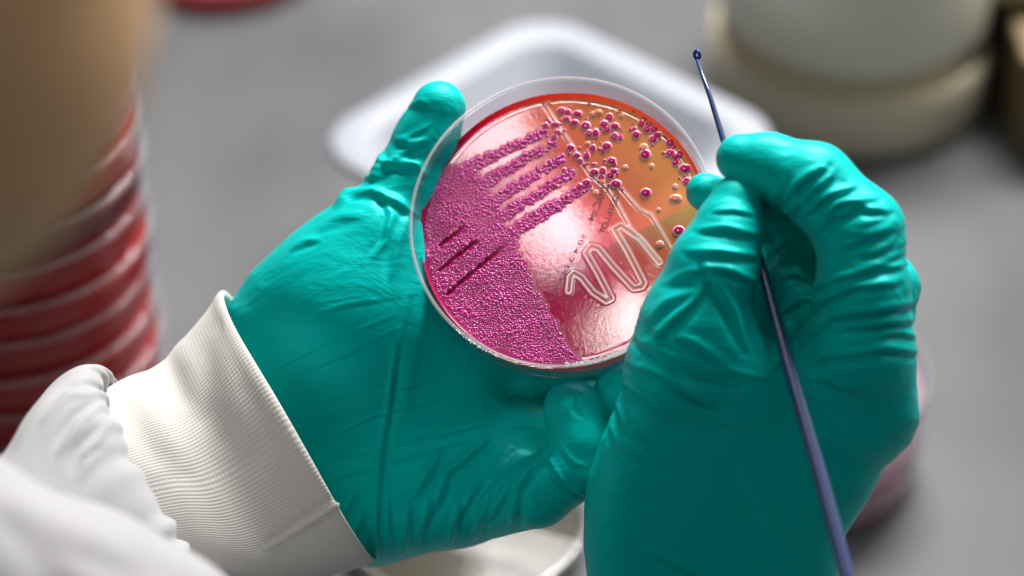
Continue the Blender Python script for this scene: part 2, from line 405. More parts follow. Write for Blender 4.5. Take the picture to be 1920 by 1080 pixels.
def agar_material():
    m, n, l, b = mat('pink_orange_gel', (0.8, 0.2, 0.2, 1), 0.11)
    tc = n.new('ShaderNodeTexCoord')
    mp = n.new('ShaderNodeMapping'); l.new(tc.outputs['Object'], mp.inputs[0]); mp.inputs['Scale'].default_value = (1/0.088,)*3; mp.inputs['Rotation'].default_value = (0, 0, math.radians(-38))
    sp = n.new('ShaderNodeSeparateXYZ'); l.new(mp.outputs[0], sp.inputs[0])
    ns = n.new('ShaderNodeTexNoise'); ns.inputs['Scale'].default_value = 42; ns.inputs['Detail'].default_value = 3; l.new(tc.outputs['Object'], ns.inputs['Vector'])
    ad = n.new('ShaderNodeMath'); ad.operation = 'MULTIPLY_ADD'; ad.inputs[1].default_value = 0.07; l.new(ns.outputs[0], ad.inputs[0]); l.new(sp.outputs[0], ad.inputs[2])
    cr = n.new('ShaderNodeValToRGB'); e = cr.color_ramp.elements
    e[0].position = -0.0; e[0].color = lin(200, 6, 84); e[1].position = 0.46; e[1].color = lin(246, 160, 84)
    x = e.new(0.05); x.color = lin(236, 26, 96); x = e.new(0.20); x.color = lin(244, 104, 84)
    l.new(ad.outputs[0], cr.inputs[0])
    at = n.new('ShaderNodeAttribute'); at.attribute_name = 'ridge_glint'; gm = n.new('ShaderNodeMixRGB'); gm.inputs[2].default_value = lin(240, 222, 216)  # light glinting off the ridges, put into the base colour as a pale tint
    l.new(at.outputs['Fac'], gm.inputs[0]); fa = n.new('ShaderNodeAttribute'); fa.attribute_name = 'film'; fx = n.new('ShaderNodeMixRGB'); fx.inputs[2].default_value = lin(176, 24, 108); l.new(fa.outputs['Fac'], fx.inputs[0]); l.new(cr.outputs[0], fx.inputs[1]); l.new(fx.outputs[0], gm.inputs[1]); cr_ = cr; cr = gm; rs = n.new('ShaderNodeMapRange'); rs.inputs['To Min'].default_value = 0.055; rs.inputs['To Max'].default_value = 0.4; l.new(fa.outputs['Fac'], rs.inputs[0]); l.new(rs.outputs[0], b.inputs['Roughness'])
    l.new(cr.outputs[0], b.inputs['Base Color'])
    n2 = n.new('ShaderNodeTexNoise'); n2.inputs['Scale'].default_value = 900; n2.inputs['Detail'].default_value = 3; l.new(tc.outputs['Object'], n2.inputs['Vector'])
    bp = n.new('ShaderNodeBump'); bp.inputs['Strength'].default_value = 0.06; bp.inputs['Distance'].default_value = 0.00016; l.new(n2.outputs[0], bp.inputs['Height']); l.new(bp.outputs[0], b.inputs['Normal'])
    b.inputs['Specular IOR Level'].default_value = 0.55; b.inputs['Coat Weight'].default_value = 0.0
    tr = n.new('ShaderNodeBsdfTransparent'); hs = n.new('ShaderNodeMixRGB'); hs.inputs[0].default_value = 0.08; hs.inputs[2].default_value = (1, 1, 1, 1)
    l.new(cr.outputs[0], hs.inputs[1]); l.new(hs.outputs[0], tr.inputs[0])
    mx = n.new('ShaderNodeMixShader'); ma = n.new('ShaderNodeMath'); ma.operation = 'MULTIPLY_ADD'; ma.inputs[1].default_value = 0.4; ma.inputs[2].default_value = 0.58; l.new(at.outputs['Fac'], ma.inputs[0]); l.new(ma.outputs[0], mx.inputs[0]); l.new(tr.outputs[0], mx.inputs[1]); l.new(b.outputs[0], mx.inputs[2])
    l.new(mx.outputs[0], n['Material Output'].inputs[0])
    return m
def uv(px, py): return agar_uv(px, py)
def poly_disp(X, Y, pl, w, fn):
    P = np.array([uv(*p) for p in pl]); bd = np.full(X.shape, 1e9)
    for i in range(len(P)-1):
        e = P[i+1]-P[i]; q = e @ e; t = np.clip(((X-P[i, 0])*e[0]+(Y-P[i, 1])*e[1])/q, 0, 1)
        bd = np.minimum(bd, np.hypot(X-P[i, 0]-e[0]*t, Y-P[i, 1]-e[1]*t))
    return fn(bd/w)
GOUGE = [[(1066, 546), (1069, 520), (1076, 512), (1090, 520), (1112, 548), (1137, 565), (1146, 560), (1120, 510), (1099, 474), (1108, 462), (1122, 466), (1150, 500), (1188, 541), (1203, 538), (1207, 530), (1176, 470), (1152, 430), (1164, 423), (1200, 448), (1236, 492)],
         [(1023, 196), (1062, 255), (1107, 323), (1140, 352), (1157, 377), (1185, 430), (1236, 488)],
         [(1163, 350), (1200, 392), (1222, 402), (1262, 470)]]
SLITS = [((822, 462), (872, 425)), ((822, 509), (895, 451)), ((836, 554), (945, 462))]
AGR = {}
def make_agar():
    st = 0.33; R = 43.0; nn = int(2*R/st)+1
    a = np.linspace(-R, R, nn); X, Y = np.meshgrid(a, a, indexing='ij')
    rr = np.hypot(X, Y); Z = np.zeros(X.shape); GR = np.zeros(X.shape)
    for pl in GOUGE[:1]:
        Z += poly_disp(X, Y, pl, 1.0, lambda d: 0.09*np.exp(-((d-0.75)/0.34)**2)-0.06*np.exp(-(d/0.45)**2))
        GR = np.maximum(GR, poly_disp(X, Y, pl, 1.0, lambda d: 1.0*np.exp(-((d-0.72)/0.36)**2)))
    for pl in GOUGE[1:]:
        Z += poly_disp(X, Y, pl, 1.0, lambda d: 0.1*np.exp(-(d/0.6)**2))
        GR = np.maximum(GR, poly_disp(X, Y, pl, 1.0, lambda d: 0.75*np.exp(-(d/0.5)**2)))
    for a_, b_ in SLITS: Z += poly_disp(X, Y, [a_, b_], 1.0, lambda d: -0.5*np.exp(-(d/0.5)**2))
    Z += 0.9*np.exp((rr-R)/0.8)               # meniscus against the wall
    Z += 0.012*np.sin((X*0.9+Y*0.5)*0.22)
    sc_ = np.minimum(1, (R)/np.maximum(rr, 1e-6)); X2, Y2 = X*sc_, Y*sc_
    keep = rr < R+st*1.5
    AGR['keep'] = keep; AGR['R'] = R; AGR['st'] = st; AGR['nn'] = nn
    idx = -np.ones(X.shape, int); idx[keep] = np.arange(keep.sum())
    V = np.stack([X2[keep], Y2[keep], Z[keep]+HA], 1)*S
    q = keep[:-1, :-1] & keep[1:, :-1] & keep[1:, 1:] & keep[:-1, 1:]; ij = np.argwhere(q)
    F = np.stack([idx[ij[:, 0], ij[:, 1]], idx[ij[:, 0]+1, ij[:, 1]], idx[ij[:, 0]+1, ij[:, 1]+1], idx[ij[:, 0], ij[:, 1]+1]], 1)
    o = mesh_obj('agar', V, F, agar_material(), world=False); o.parent = dish
    AGR['o'] = o
    at = o.data.attributes.new('ridge_glint', 'FLOAT', 'POINT'); at.data.foreach_set('value', GR[keep].astype(np.float32))
    # the pink-red side of the gel, seen through the wall
    side = lathe_obj('agar_edge', [(43.22, 2.7), (43.22, HA+0.6), (42.6, HA+0.5), (42.6, 2.7)], agar_simple('gel_side', lin(250, 40, 96), 0.7), dish, 160)
make_agar()

def colony_material(name, core, edge, rough=0.12):
    m, n, l, b = mat(name, core, rough); at = n.new('ShaderNodeAttribute'); at.attribute_name = 'radial'
    cr = n.new('ShaderNodeValToRGB'); e = cr.color_ramp.elements; e[0].position = 0.66; e[0].color = core; e[1].position = 0.84; e[1].color = edge
    l.new(at.outputs['Fac'], cr.inputs[0]); l.new(cr.outputs[0], b.inputs['Base Color'])
    b.inputs['Coat Weight'].default_value = 0.5; b.inputs['Coat Roughness'].default_value = 0.05; b.inputs['Subsurface Weight'].default_value = 0.0
    return m
COLM = colony_material('magenta_colony', lin(182, 4, 92), lin(246, 180, 200))
PALE = colony_material('pale_colony', lin(226, 130, 100), lin(240, 200, 190))
LAWN = colony_material('colony_lawn', lin(196, 48, 140), lin(216, 96, 172), 0.14)
CLR = colony_material('condensation', lin(200, 200, 198), lin(120, 116, 112), 0.1)
def domes(items, segs=8, rings=4):
    """items: (u, v, r, h) mm in the agar plane -> one array of domes"""
    V, F, A = [], [], []; off = 0
    for (u, v, r, h, z0) in items:
        a0 = random.random()*6; sx = random.uniform(0.85, 1.15)
        V.append((u, v, z0+h)); A.append(0.0)
        for k in range(1, rings+1):
            t = k/rings; rr = r*math.sin(t*math.pi/2); z = z0+h*math.cos(t*math.pi/2)-(0.05 if k == rings else 0)
            for s in range(segs):
                a = a0+2*math.pi*s/segs; V.append((u+rr*math.cos(a)*sx, v+rr*math.sin(a)/sx, z)); A.append(rr/r)
        for s in range(segs): F.append((off, off+1+s, off+1+(s+1) % segs))
        for k in range(rings-1):
            for s in range(segs):
                p0 = off+1+k*segs; F.append((p0+s, p0+segs+s, p0+segs+(s+1) % segs, p0+(s+1) % segs))
        off += 1+rings*segs
    return V, F, A
def dome_obj(name, items, m, segs=8, rings=4, origin=None):
    V, F, A = domes(items, segs, rings); V = np.array(V)
    if origin is not None: V = V-np.array(origin)
    o = mesh_obj(name, V*S, F, m, world=False); o.parent = dish
    if origin is not None: o.location = Vector(origin)*S
    at = o.data.attributes.new('radial', 'FLOAT', 'POINT'); at.data.foreach_set('value', A)
    return o
# dense lawn and the streak bands
def inpoly(x, y, P):
    c = False; j = len(P)-1
    for i in range(len(P)):
        if (P[i][1] > y) != (P[j][1] > y) and x < (P[j][0]-P[i][0])*(y-P[i][1])/(P[j][1]-P[i][1]+1e-9)+P[i][0]: c = not c
        j = i
    return c
def sdist(x, y, a, b):
    dx, dy = b[0]-a[0], b[1]-a[1]; t = ((x-a[0])*dx+(y-a[1])*dy)/(dx*dx+dy*dy); tc = max(0, min(1, t))
    return math.hypot(x-a[0]-dx*tc, y-a[1]-dy*tc), t
LAWNP = [(842, 312), (872, 312), (900, 330), (915, 352), (925, 372), (938, 400), (952, 430), (966, 455), (985, 503), (1008, 550), (1037, 600), (1060, 640), (1082, 676), (1080, 705), (900, 705), (760, 600), (760, 400), (800, 345)]
BANDS = [((860, 322), (1022, 248), 11), ((905, 345), (1036, 270), 11), ((925, 378), (1052, 298), 11), ((940, 408), (1070, 324), 11.5), ((955, 440), (1104, 346), 12.5)]
lawn = []; y = 238; row = 0
while y < 705:
    x = 770+(row % 2)*2.3
    while x < 1110:
        jx, jy = x+random.uniform(-1.6, 1.6), y+random.uniform(-1.5, 1.5)
        wob = 2.5*math.sin(jy*0.11)+1.5*math.sin(jy*0.29+jx*0.05)+random.uniform(-4, 4); ok = inpoly(jx+wob, jy, LAWNP) and random.random() < 0.96; size = 0.86+0.22*math.sin(jx*0.05+jy*0.031)*math.sin(jy*0.07-jx*0.02)+0.1*random.random()
        for a, b, w in BANDS:
            d, t = sdist(jx, jy, a, b)
            if d < w*random.uniform(0.7, 1.1)*(1-0.25*max(0, t)) and random.random() < 0.93-0.32*max(0, t)**2: ok = True; size = 1.0+0.4*max(0, t)
        for a, b in SLITS:
            d, t = sdist(jx, jy, a, b)
            if d < 4.2 and 0 <= t <= 1: ok = False
        u, v = uv(jx, jy)
        if ok and math.hypot(u, v) < 42.4:
            r = random.uniform(0.34, 0.56)*size; lawn.append((u, v, r, r*random.uniform(0.35, 0.75), HA-0.03))
        x += 4.6
    y += 4.1; row += 1
fm = np.zeros((AGR['nn'], AGR['nn']))
for (u, v, rr_, hh_, z0_) in lawn:
    i, j = int(round((u+AGR['R'])/AGR['st'])), int(round((v+AGR['R'])/AGR['st']))
    for di in range(-2, 3):
        for dj in range(-2, 3):
            if 0 <= i+di < AGR['nn'] and 0 <= j+dj < AGR['nn']: fm[i+di, j+dj] = max(fm[i+di, j+dj], 1-0.22*math.hypot(di, dj))
at_ = AGR['o'].data.attributes.new('film', 'FLOAT', 'POINT'); at_.data.foreach_set('value', fm[AGR['keep']].astype(np.float32))
lo = dome_obj('bacterial_lawn', lawn, LAWN, 8, 3); lo['kind'] = 'stuff'
# single colonies
BIG = [(1095, 172, 6.5), (1110, 172, 6), (1109, 188, 6), (1148, 175, 7), (1143, 182, 5), (1157, 192, 6), (1188, 190, 6), (1197, 200, 6.5), (1233, 205, 6), (1053, 208, 7), (1065, 211, 6), (1083, 214, 7), (1062, 223, 6), (1077, 230, 6.5), (1098, 236, 8), (1143, 220, 7), (1133, 233, 7), (1138, 243, 6), (1153, 237, 7), (1105, 251, 6.5), (1117, 250, 7), (1152, 256, 7), (1163, 258, 5), (1042, 233, 6), (1023, 236, 6), (1030, 228, 4), (1045, 248, 6), (1040, 258, 6), (1138, 274, 7.5), (1131, 283, 5), (1112, 278, 6), (1070, 277, 6.5), (1082, 292, 6), (1100, 293, 6.5), (1088, 302, 5), (1096, 310, 4), (1147, 302, 7), (1152, 309, 5), (1130, 321, 6.5), (1115, 323, 7), (1128, 333, 6), (1145, 329, 7), (1151, 321, 6), (1155, 345, 8), (1210, 290, 9), (1211, 362, 8.5), (1285, 317, 9.5), (1288, 341, 7), (1273, 433, 9), (1193, 253, 7), (1190, 243, 5), (1203, 233, 6.5), (1220, 222, 6), (1213, 243, 7), (1227, 243, 7), (1225, 261, 7), (1233, 253, 6.5), (1240, 237, 6), (1246, 248, 6.5), (1250, 258, 7.5), (1257, 268, 7.5), (1261, 275, 6), (1240, 213, 6.5), (1257, 287, 7), (1267, 293, 7), (1275, 290, 7), (1267, 304, 6.5), (1087, 350, 6), (1100, 343, 7), (1082, 357, 6), (1063, 370, 5.5), (1058, 320, 5), (1042, 350, 5), (1115, 308, 3.5), (1230, 232, 6), (1237, 224, 5.5), (1208, 224, 5), (1217, 233, 6)]
PAL = [(1207, 277, 7), (1267, 373, 8.5), (1266, 351, 5), (1222, 312, 4.5), (1172, 314, 4.5), (1117, 362, 5), (1110, 355, 3), (1235, 394, 4), (1237, 458, 6), (1122, 211, 6), (1112, 214, 5), (1165, 218, 4.5), (1128, 340, 6), (1163, 206, 4), (1102, 269, 4)]
def colony(px, py, r, m):
    u, v = uv(px, py); r *= 1.25/6.4
    if math.hypot(u, v)+r > 42.7: return
    f = 0.72+random.random()*0.16
    dome_obj('colony', [(u, v, r*1.05, r*random.uniform(0.34, 0.5), HA-0.02)], m, 20, 7, (u, v, HA))
for c in BIG: colony(*c, COLM)
for c in PAL: colony(*c, PALE)
small = []
for i in range(120):                          # fine satellites round the larger ones
    b = random.choice(BIG); a = random.random()*6.28; d = b[2]+random.uniform(1, 10)
    if b[0] in (1211, 1285, 1273, 1210): continue
    u, v = uv(b[0]+d*math.cos(a), b[1]+d*math.sin(a))
    if math.hypot(u, v) < 42.3: r = random.uniform(0.3, 0.62); small.append((u, v, r, r*0.7, HA-0.02))
so = dome_obj('small_colonies', small, COLM, 10, 4); so['kind'] = 'stuff'
wet = []
for i in range(300):
    t = random.random()
    ang = math.radians(-88+40*random.random()); rr = random.uniform(41.3, 42.9)
    r = random.uniform(0.22, 0.5); wet.append((rr*math.cos(ang), rr*math.sin(ang), r, r*0.8, HA+0.9*math.exp((rr-43)/0.8)))
wo = dome_obj('condensation_beads', wet, CLR, 8, 3); wo['kind'] = 'stuff'

INK = mat('grey_ink', lin(70, 52, 60), 0.6)[0]; INK2 = mat('faded_ink', lin(120, 84, 104), 0.6)[0]
def print_text(s, p0, p1, size, m):
    cu = bpy.data.curves.new('t', 'FONT'); cu.body = s; cu.size = 1.0; cu.align_x = 'LEFT'
    to = bpy.data.objects.new('t', cu); COL.objects.link(to)
    me = bpy.data.meshes.new_from_object(to.evaluated_get(bpy.context.evaluated_depsgraph_get()))
    bpy.data.objects.remove(to)
    co = np.zeros(len(me.vertices)*3); me.vertices.foreach_get('co', co); co = co.reshape(-1, 3)
    a = np.array(uv(*p0)); b = np.array(uv(*p1)); D = b-a; ln = np.linalg.norm(D); D /= ln
    up = np.array([D[1], -D[0]])              # mirrored: the print is on the far side of the dish
    wd_ = co[:, 0].max(); x = co[:, 0]/wd_*ln; yy = co[:, 1]*size
    P = a+x[:, None]*D+yy[:, None]*up
    co2 = np.stack([P[:, 0], P[:, 1], np.full(len(P), HA+0.22)], 1)*S
    me.vertices.foreach_set('co', co2.ravel()); me.materials.append(m); me.update()
    o = bpy.data.objects.new('printed_text', me); COL.objects.link(o); o.parent = dish
print_text('E GES16 LOT', (1168, 352), (1133, 440), 2.5, INK)
print_text('ZMAC m4', (1143, 350), (1113, 416), 3.1, INK)
print_text('50 4 2 02ATO', (1100, 440), (1036, 564), 1.8, INK2)

# ------------------------------------------------------------------ the inoculation loop
BLUE, bn, bl_, bb = mat('blue_plastic', lin(24, 56, 112), 0.3); bb.inputs['Coat Weight'].default_value = 1.0; bb.inputs['Coat Roughness'].default_value = 0.25
def loop_tool():
    zf = lambda y: 12+(y-300)*0.064
    pts = [(1307, 112), (1331, 180), (1356, 262), (1383, 350), (1414, 450), (1434, 520), (1477, 680), (1535, 880), (1586, 1070), (1640, 1290), (1660, 1370)]
    rad = [0.55, 0.78, 0.95, 1.1, 1.25, 1.55, 1.9, 2.15, 2.15, 2.1, 2.0]
    t = thing('inoculating_loop', 'thin blue plastic loop with a tiny ring tip, held by the right glove', 'loop', W(L(1414, 450, zf(450))).tolist())
    C = np.array([L(p[0], p[1], zf(p[1])) for p in pts]); V, F = [], []; N = 12
    for i in range(len(C)):
        d = C[min(i+1, len(C)-1)]-C[max(i-1, 0)]; d /= np.linalg.norm(d); s = np.cross(d, [0, 0, 1]); s /= np.linalg.norm(s); u = np.cross(s, d)
        for k in range(N):
            a = 2*math.pi*k/N+0.26; q = 1.0 if k % 2 == 0 else 0.93
            V.append(C[i]+rad[i]*q*(math.cos(a)*s+math.sin(a)*u))
    for i in range(len(C)-1):
        for k in range(N): F.append((i*N+k, i*N+(k+1) % N, (i+1)*N+(k+1) % N, (i+1)*N+k))
    F.append(tuple(range(N-1, -1, -1))); F.append(tuple((len(C)-1)*N+k for k in range(N)))
    mesh_obj('shaft', np.array(V), F, BLUE, t)
    # ring tip
    c = L(1307, 103, zf(103)); V, F = [], []; M1, M2 = 20, 8
    ax = np.array([0.75, 0.15, 0.6]); ax /= np.linalg.norm(ax); ay = np.array([-0.28, 0.96, 0]); ay /= np.linalg.norm(ay); az = np.cross(ax, ay)
    for i in range(M1):
        a = 2*math.pi*i/M1; dr = math.cos(a)*ax+math.sin(a)*ay
        for k in range(M2):
            b = 2*math.pi*k/M2; V.append(c+dr*(0.88+0.5*math.cos(b))*np.array([1, 1.25, 1])+az*0.5*math.sin(b))
    for i in range(M1):
        for k in range(M2): F.append((i*M2+k, ((i+1) % M1)*M2+k, ((i+1) % M1)*M2+(k+1) % M2, i*M2+(k+1) % M2))
    mesh_obj('ring_tip', np.array(V), F, mat('dark_blue_plastic', lin(28, 48, 140), 0.25)[0], t)
loop_tool()

# ------------------------------------------------------------------ the person: gloves, cuff, coat, head
person = thing('person', 'person in teal gloves and a white coat streaking the dish, head blurred at the left', 'person', W(L(-300, 1000, 100)).tolist())

def left_glove():
    g = Grid((-100, -92, -62), (66, 66, 26), 0.72)
    pal = [(424, 572), (470, 510), (540, 455), (600, 405), (655, 372), (715, 360), (780, 420), (870, 500), (980, 550), (1010, 640), (990, 740), (975, 830), (985, 920), (955, 995), (870, 1020), (795, 1034), (745, 1058), (690, 1075), (600, 1010), (500, 900), (420, 760), (400, 640)]
    zf = lambda X, Y: -26-0.26*np.logaddexp(0, (-20-Y)/8)*8-9*np.exp(-((X-7)/13)**2-((Y+33)/12)**2)
    d = slab(g, [(x, y, -20) for x, y in pal], zf, 14.5, 13.5)
    # heel of the thumb and little-finger side raised, hollow between
    d = smin(d, ellipsoid(g, L(668, 585, -20), (27, 27, 19)), 9)
    d = smin(d, chain(g, [(690, 950, -29, 15), (860, 925, -27, 15), (950, 885, -24, 13)]), 14)
    thumb = chain(g, [(823, 202, -22, 8.2), (800, 262, -24, 9.6), (762, 345, -24, 10.8), (712, 442, -20, 12.0), (632, 580, -19, 15)], 3)
    index = chain(g, [(1000, 590, -30, 11), (1140, 525, -30, 9.5), (1280, 455, -28, 9), (1330, 425, -26, 8)], 2)
    mid = chain(g, [(1000, 690, -30, 11), (1180, 640, -28, 9.5), (1310, 590, -22, 8.5)], 2)
    ring = chain(g, [(980, 800, -28, 11), (1130, 850, -22, 9.5), (1185, 790, -10, 8.8), (1168, 725, -3, 8.2)], 2)
    ring = np.minimum(ring, chain(g, [(1100, 760, -27, 11), (1130, 850, -22, 10)], 2))
    lit = chain(g, [(920, 935, -22, 12), (1008, 922, -8, 10.6), (1074, 880, -2, 9.5), (1088, 828, -2, 9.2), (1074, 768, -3, 8.8)], 1.5)
    out = smin(d, thumb, 8)
    for f, k in ((index, 7), (mid, 6), (ring, 5), (lit, 3)): out = np.minimum(out, smin(d, f, k))
    V, F = surface_nets(out, g.lo, g.h); V = relax(V, F, 2); N = vnormals(V, F)
    st = []
    # thumb folds
    st += [([(655, 362), (700, 358), (745, 378), (780, 402)], 8, 1.1, 0.6), ([(708, 300), (745, 312), (790, 308)], 6, 0.9, 0.45), ([(702, 325), (740, 300), (775, 306), (800, 330)], 7, 0.9, 0.4),
           ([(768, 200), (790, 190), (806, 202)], 6, 0.5, 0.3), ([(742, 262), (775, 268), (805, 262)], 7, 0.8, 0.45), ([(700, 338), (716, 300), (712, 285)], 7, 0.9, 0.3),
           ([(715, 365), (735, 400), (722, 455), (700, 480)], 7, 0.8, 0.6), ([(770, 400), (748, 450), (735, 520)], 9, 0.7, 0.5), ([(600, 425), (640, 405), (680, 402)], 9, 0.5, 0.2), ([(630, 385), (650, 365), (668, 352)], 8, 1.2, 0.2),
           ([(545, 468), (570, 452), (600, 448)], 6, 0.5, 0.4), ([(640, 372), (655, 350), (668, 342)], 7, 0.8, 0.3)]
    st += fan((775, 240), (690, 350), -20, 6, 70, 6, 0.4, gr=0.15, jit=14)
    # the strong crease of the palm and its neighbours
    st += [([(770, 560), (752, 640), (738, 760), (722, 860), (714, 960), (712, 1040)], 6, -0.9, -0.75), ([(790, 580), (772, 680), (758, 780)], 12, 0.5, 0.0),
           ([(706, 1045), (704, 990), (708, 930)], 5, 0.8, 0.6), ([(735, 1050), (728, 1000), (725, 930)], 5, 0.7, 0.6)]
    for a, b, c in (((500, 700), (620, 640), (745, 590)), ((560, 700), (650, 665), (760, 610)), ((600, 830), (700, 780), (860, 740)), ((620, 900), (720, 870), (900, 820)), ((560, 600), (650, 570), (730, 560)), ((640, 860), (760, 830), (840, 800)), ((700, 740), (800, 715), (880, 700)), ((740, 830), (830, 815), (930, 790))):
        st.append(([a, b, c], 3.0, 0.32, 0.28))
    # gathers along the lower edge
    for cx, cy, ang, ln in ((790, 980, -72, 110), (820, 930, -66, 120), (850, 985, -78, 90), (880, 930, -60, 120), (905, 960, -72, 100), (940, 930, -62, 110), (760, 1000, -85, 90), (965, 960, -75, 80), (800, 890, -60, 90), (925, 880, -50, 110), (660, 1000, -60, 80), (640, 960, -55, 90), (870, 860, -40, 120)):
        a = math.radians(ang); dx, dy = math.cos(a)*ln/2, math.sin(a)*ln/2
        st.append(([(cx-dx, cy-dy), (cx+3, cy-2), (cx+dx, cy+dy)], random.uniform(6, 9), random.uniform(0.5, 0.95), random.uniform(0.4, 0.9)))
    # little finger
    st += [([(1022, 845), (1040, 880), (1062, 912), (1095, 928)], 5, 0.8, 1.2), ([(1050, 835), (1075, 868), (1100, 876)], 4, 0.5, 0.4), ([(1084, 742), (1078, 768), (1090, 782)], 6, -0.7, -0.2), ([(962, 980), (966, 920), (990, 880), (1022, 850)], 6, 0.7, 1.3),
           ([(1000, 890), (1014, 860), (1030, 830)], 6, 0.4, 0.5)]
    st = [(q[0], q[1], q[2]*1.2, q[3]*1.25)+tuple(q[4:]) for q in st]
    V = crease(V, N, st); V = relax(V, F, 1, 0.25)
    o = mesh_obj('glove', V, F, GLOVE, person); o['label'] = 'left glove, palm up, cradling the dish'
left_glove()

def right_glove():
    g = Grid((20, -125, -24), (136, 52, 64), 0.72)
    pal = [(1218, 590), (1262, 555), (1330, 560), (1400, 590), (1450, 640), (1490, 645), (1530, 590), (1600, 560), (1690, 560), (1713, 640), (1722, 720), (1732, 790), (1716, 836), (1672, 880), (1640, 950), (1600, 1020), (1590, 1120), (1620, 1300), (1180, 1300), (1108, 1120), (1098, 1040), (1098, 960), (1106, 900), (1128, 830), (1158, 755), (1190, 690)]
    cx0, cy0, _ = L(1480, 700, 28)
    zf = lambda X, Y: 22+1.0-0.42*np.logaddexp(0, (-22-Y)/6)*6*0.9-3.0*np.exp(-((X-cx0-3)/9)**2-((Y-cy0)/16)**2)
    d = slab(g, [(x, y, 24) for x, y in pal], zf, 14, 13.5)
    thumb = chain(g, [(1379, 377, 24, 7.2), (1366, 430, 25, 9.6), (1340, 500, 25, 12.6), (1305, 600, 23, 15), (1270, 690, 22, 15)], 3)
    index = chain(g, [(1388, 297, 22, 7.0), (1440, 310, 23, 8.8), (1525, 343, 27, 11.0), (1612, 432, 30, 12.0), (1618, 540, 30, 12.6), (1610, 660, 26, 14)], 3.5)
    mid = chain(g, [(1322, 360, 14, 5.6), (1380, 392, 12, 7.5), (1480, 420, 8, 9), (1610, 470, 8, 10), (1660, 540, 13, 9.6), (1645, 640, 16, 9.5)], 2)
    rngf = chain(g, [(1440, 560, -2, 8.5), (1510, 500, -1, 9.5), (1620, 540, 2, 9.5), (1650, 640, 8, 9.5)], 2)
    fill = chain(g, [(1462, 440, -9, 10), (1478, 540, -6, 12), (1560, 600, 0, 13)], 3)
    lit = chain(g, [(1450, 640, 0, 8.0), (1530, 590, -2, 8.5), (1630, 640, 2, 9), (1640, 720, 10, 9)], 2)
    bump = chain(g, [(1698, 538, 14, 4.6), (1672, 600, 15, 6.5)], 2)
    out = smin(d, thumb, 5)
    for f, k in ((index, 6), (mid, 3), (rngf, 3), (lit, 3), (bump, 3), (fill, 2)): out = np.minimum(out, smin(d, f, k))
    V, F = surface_nets(out, g.lo, g.h); V = relax(V, F, 2); N = vnormals(V, F)
    Z = (12, 99); st = []
    # index finger folds round the bend
    st += [([(1470, 375), (1490, 350), (1520, 325), (1545, 312)], 9, 0.9, 1.5, Z), ([(1500, 385), (1520, 355), (1560, 325)], 8, 1.0, 0.9, Z), ([(1510, 400), (1550, 365), (1600, 350)], 7, 1.0, 0.9, Z),
           ([(1530, 425), (1570, 380), (1640, 372)], 8, 1.1, 1.0, Z), ([(1530, 440), (1560, 408), (1610, 385), (1665, 395)], 7, 1.0, 1.3, Z), ([(1440, 400), (1452, 370), (1470, 340)], 7, 0.7, 0.7, Z), ([(1465, 398), (1488, 392), (1492, 360)], 6, 0.9, 0.6, Z),
           ([(1560, 470), (1620, 445), (1690, 425)], 8, 0.6, 0.5, Z), ([(1575, 500), (1640, 490), (1700, 470)], 7, 0.5, 0.4, Z)]
    # folds at the knuckle
    st += [([(1500, 545), (1570, 520), (1640, 500), (1690, 497)], 8, 1.1, 1.1, Z), ([(1470, 620), (1530, 565), (1600, 535), (1680, 530)], 8, 1.0, 1.2, Z), ([(1500, 640), (1560, 590), (1640, 580), (1710, 568)], 9, 0.9, 1.2, Z),
           ([(1560, 615), (1640, 605), (1712, 600)], 8, 0.8, 1.1, Z), ([(1600, 660), (1660, 652), (1722, 660)], 7, 0.7, 0.9, Z), ([(1640, 630), (1690, 622), (1718, 632)], 5, 0.6, 0.8, Z), ([(1490, 690), (1560, 662), (1650, 668)], 9, 0.6, 0.5, Z),
           ([(1500, 700), (1550, 712), (1620, 735)], 7, 0.6, 0.4, Z), ([(1510, 740), (1545, 752), (1570, 765)], 6, 0.5, 0.3, Z), ([(1450, 690), (1480, 640), (1520, 600)], 8, 0.7, 0.7, Z)]
    st += fan((1640, 400), (1650, 500), -18, 6, 110, 6, 0.35, jit=10, z=Z)
    # thumb folds
    st += [([(1310, 430), (1360, 425), (1420, 440)], 7, 0.8, 0.8, Z), ([(1290, 470), (1350, 470), (1425, 480)], 8, 0.8, 0.9, Z), ([(1320, 500), (1370, 505), (1420, 530)], 7, 0.8, 0.9, Z), ([(1335, 395), (1375, 392), (1420, 402)], 5, 0.4, 0.4, Z),
           ([(1322, 495), (1350, 540), (1380, 590), (1400, 650)], 9, 0.9, 1.3, Z), ([(1220, 640), (1270, 590), (1320, 540)], 9, 0.9, 1.0, Z), ([(1215, 600), (1250, 565), (1300, 545)], 8, 0.7, 0.7, Z), ([(1250, 530), (1290, 510), (1330, 500)], 8, 0.5, 0.6, Z)]
    # radiating folds over the ball of the thumb
    st += [([(1200, 640), (1250, 660), (1320, 700), (1380, 720)], 9, 1.0, 1.2, Z), ([(1185, 685), (1240, 700), (1300, 740), (1350, 760)], 8, 1.0, 1.2, Z), ([(1170, 720), (1210, 740), (1260, 785)], 8, 1.0, 1.1, Z), ([(1158, 760), (1175, 800), (1215, 840)], 8, 0.9, 1.0, Z),
           ([(1270, 660), (1340, 690), (1430, 710)], 9, 0.7, 0.8, Z), ([(1230, 620), (1300, 640), (1370, 690)], 9, 0.7, 0.9, Z), ([(1145, 800), (1165, 840), (1200, 870)], 7, 0.6, 0.6, Z), ([(1290, 770), (1350, 790), (1420, 800)], 9, 0.5, 0.4, Z), ([(1400, 560), (1420, 620), (1440, 680)], 8, 0.6, 0.6, Z)]
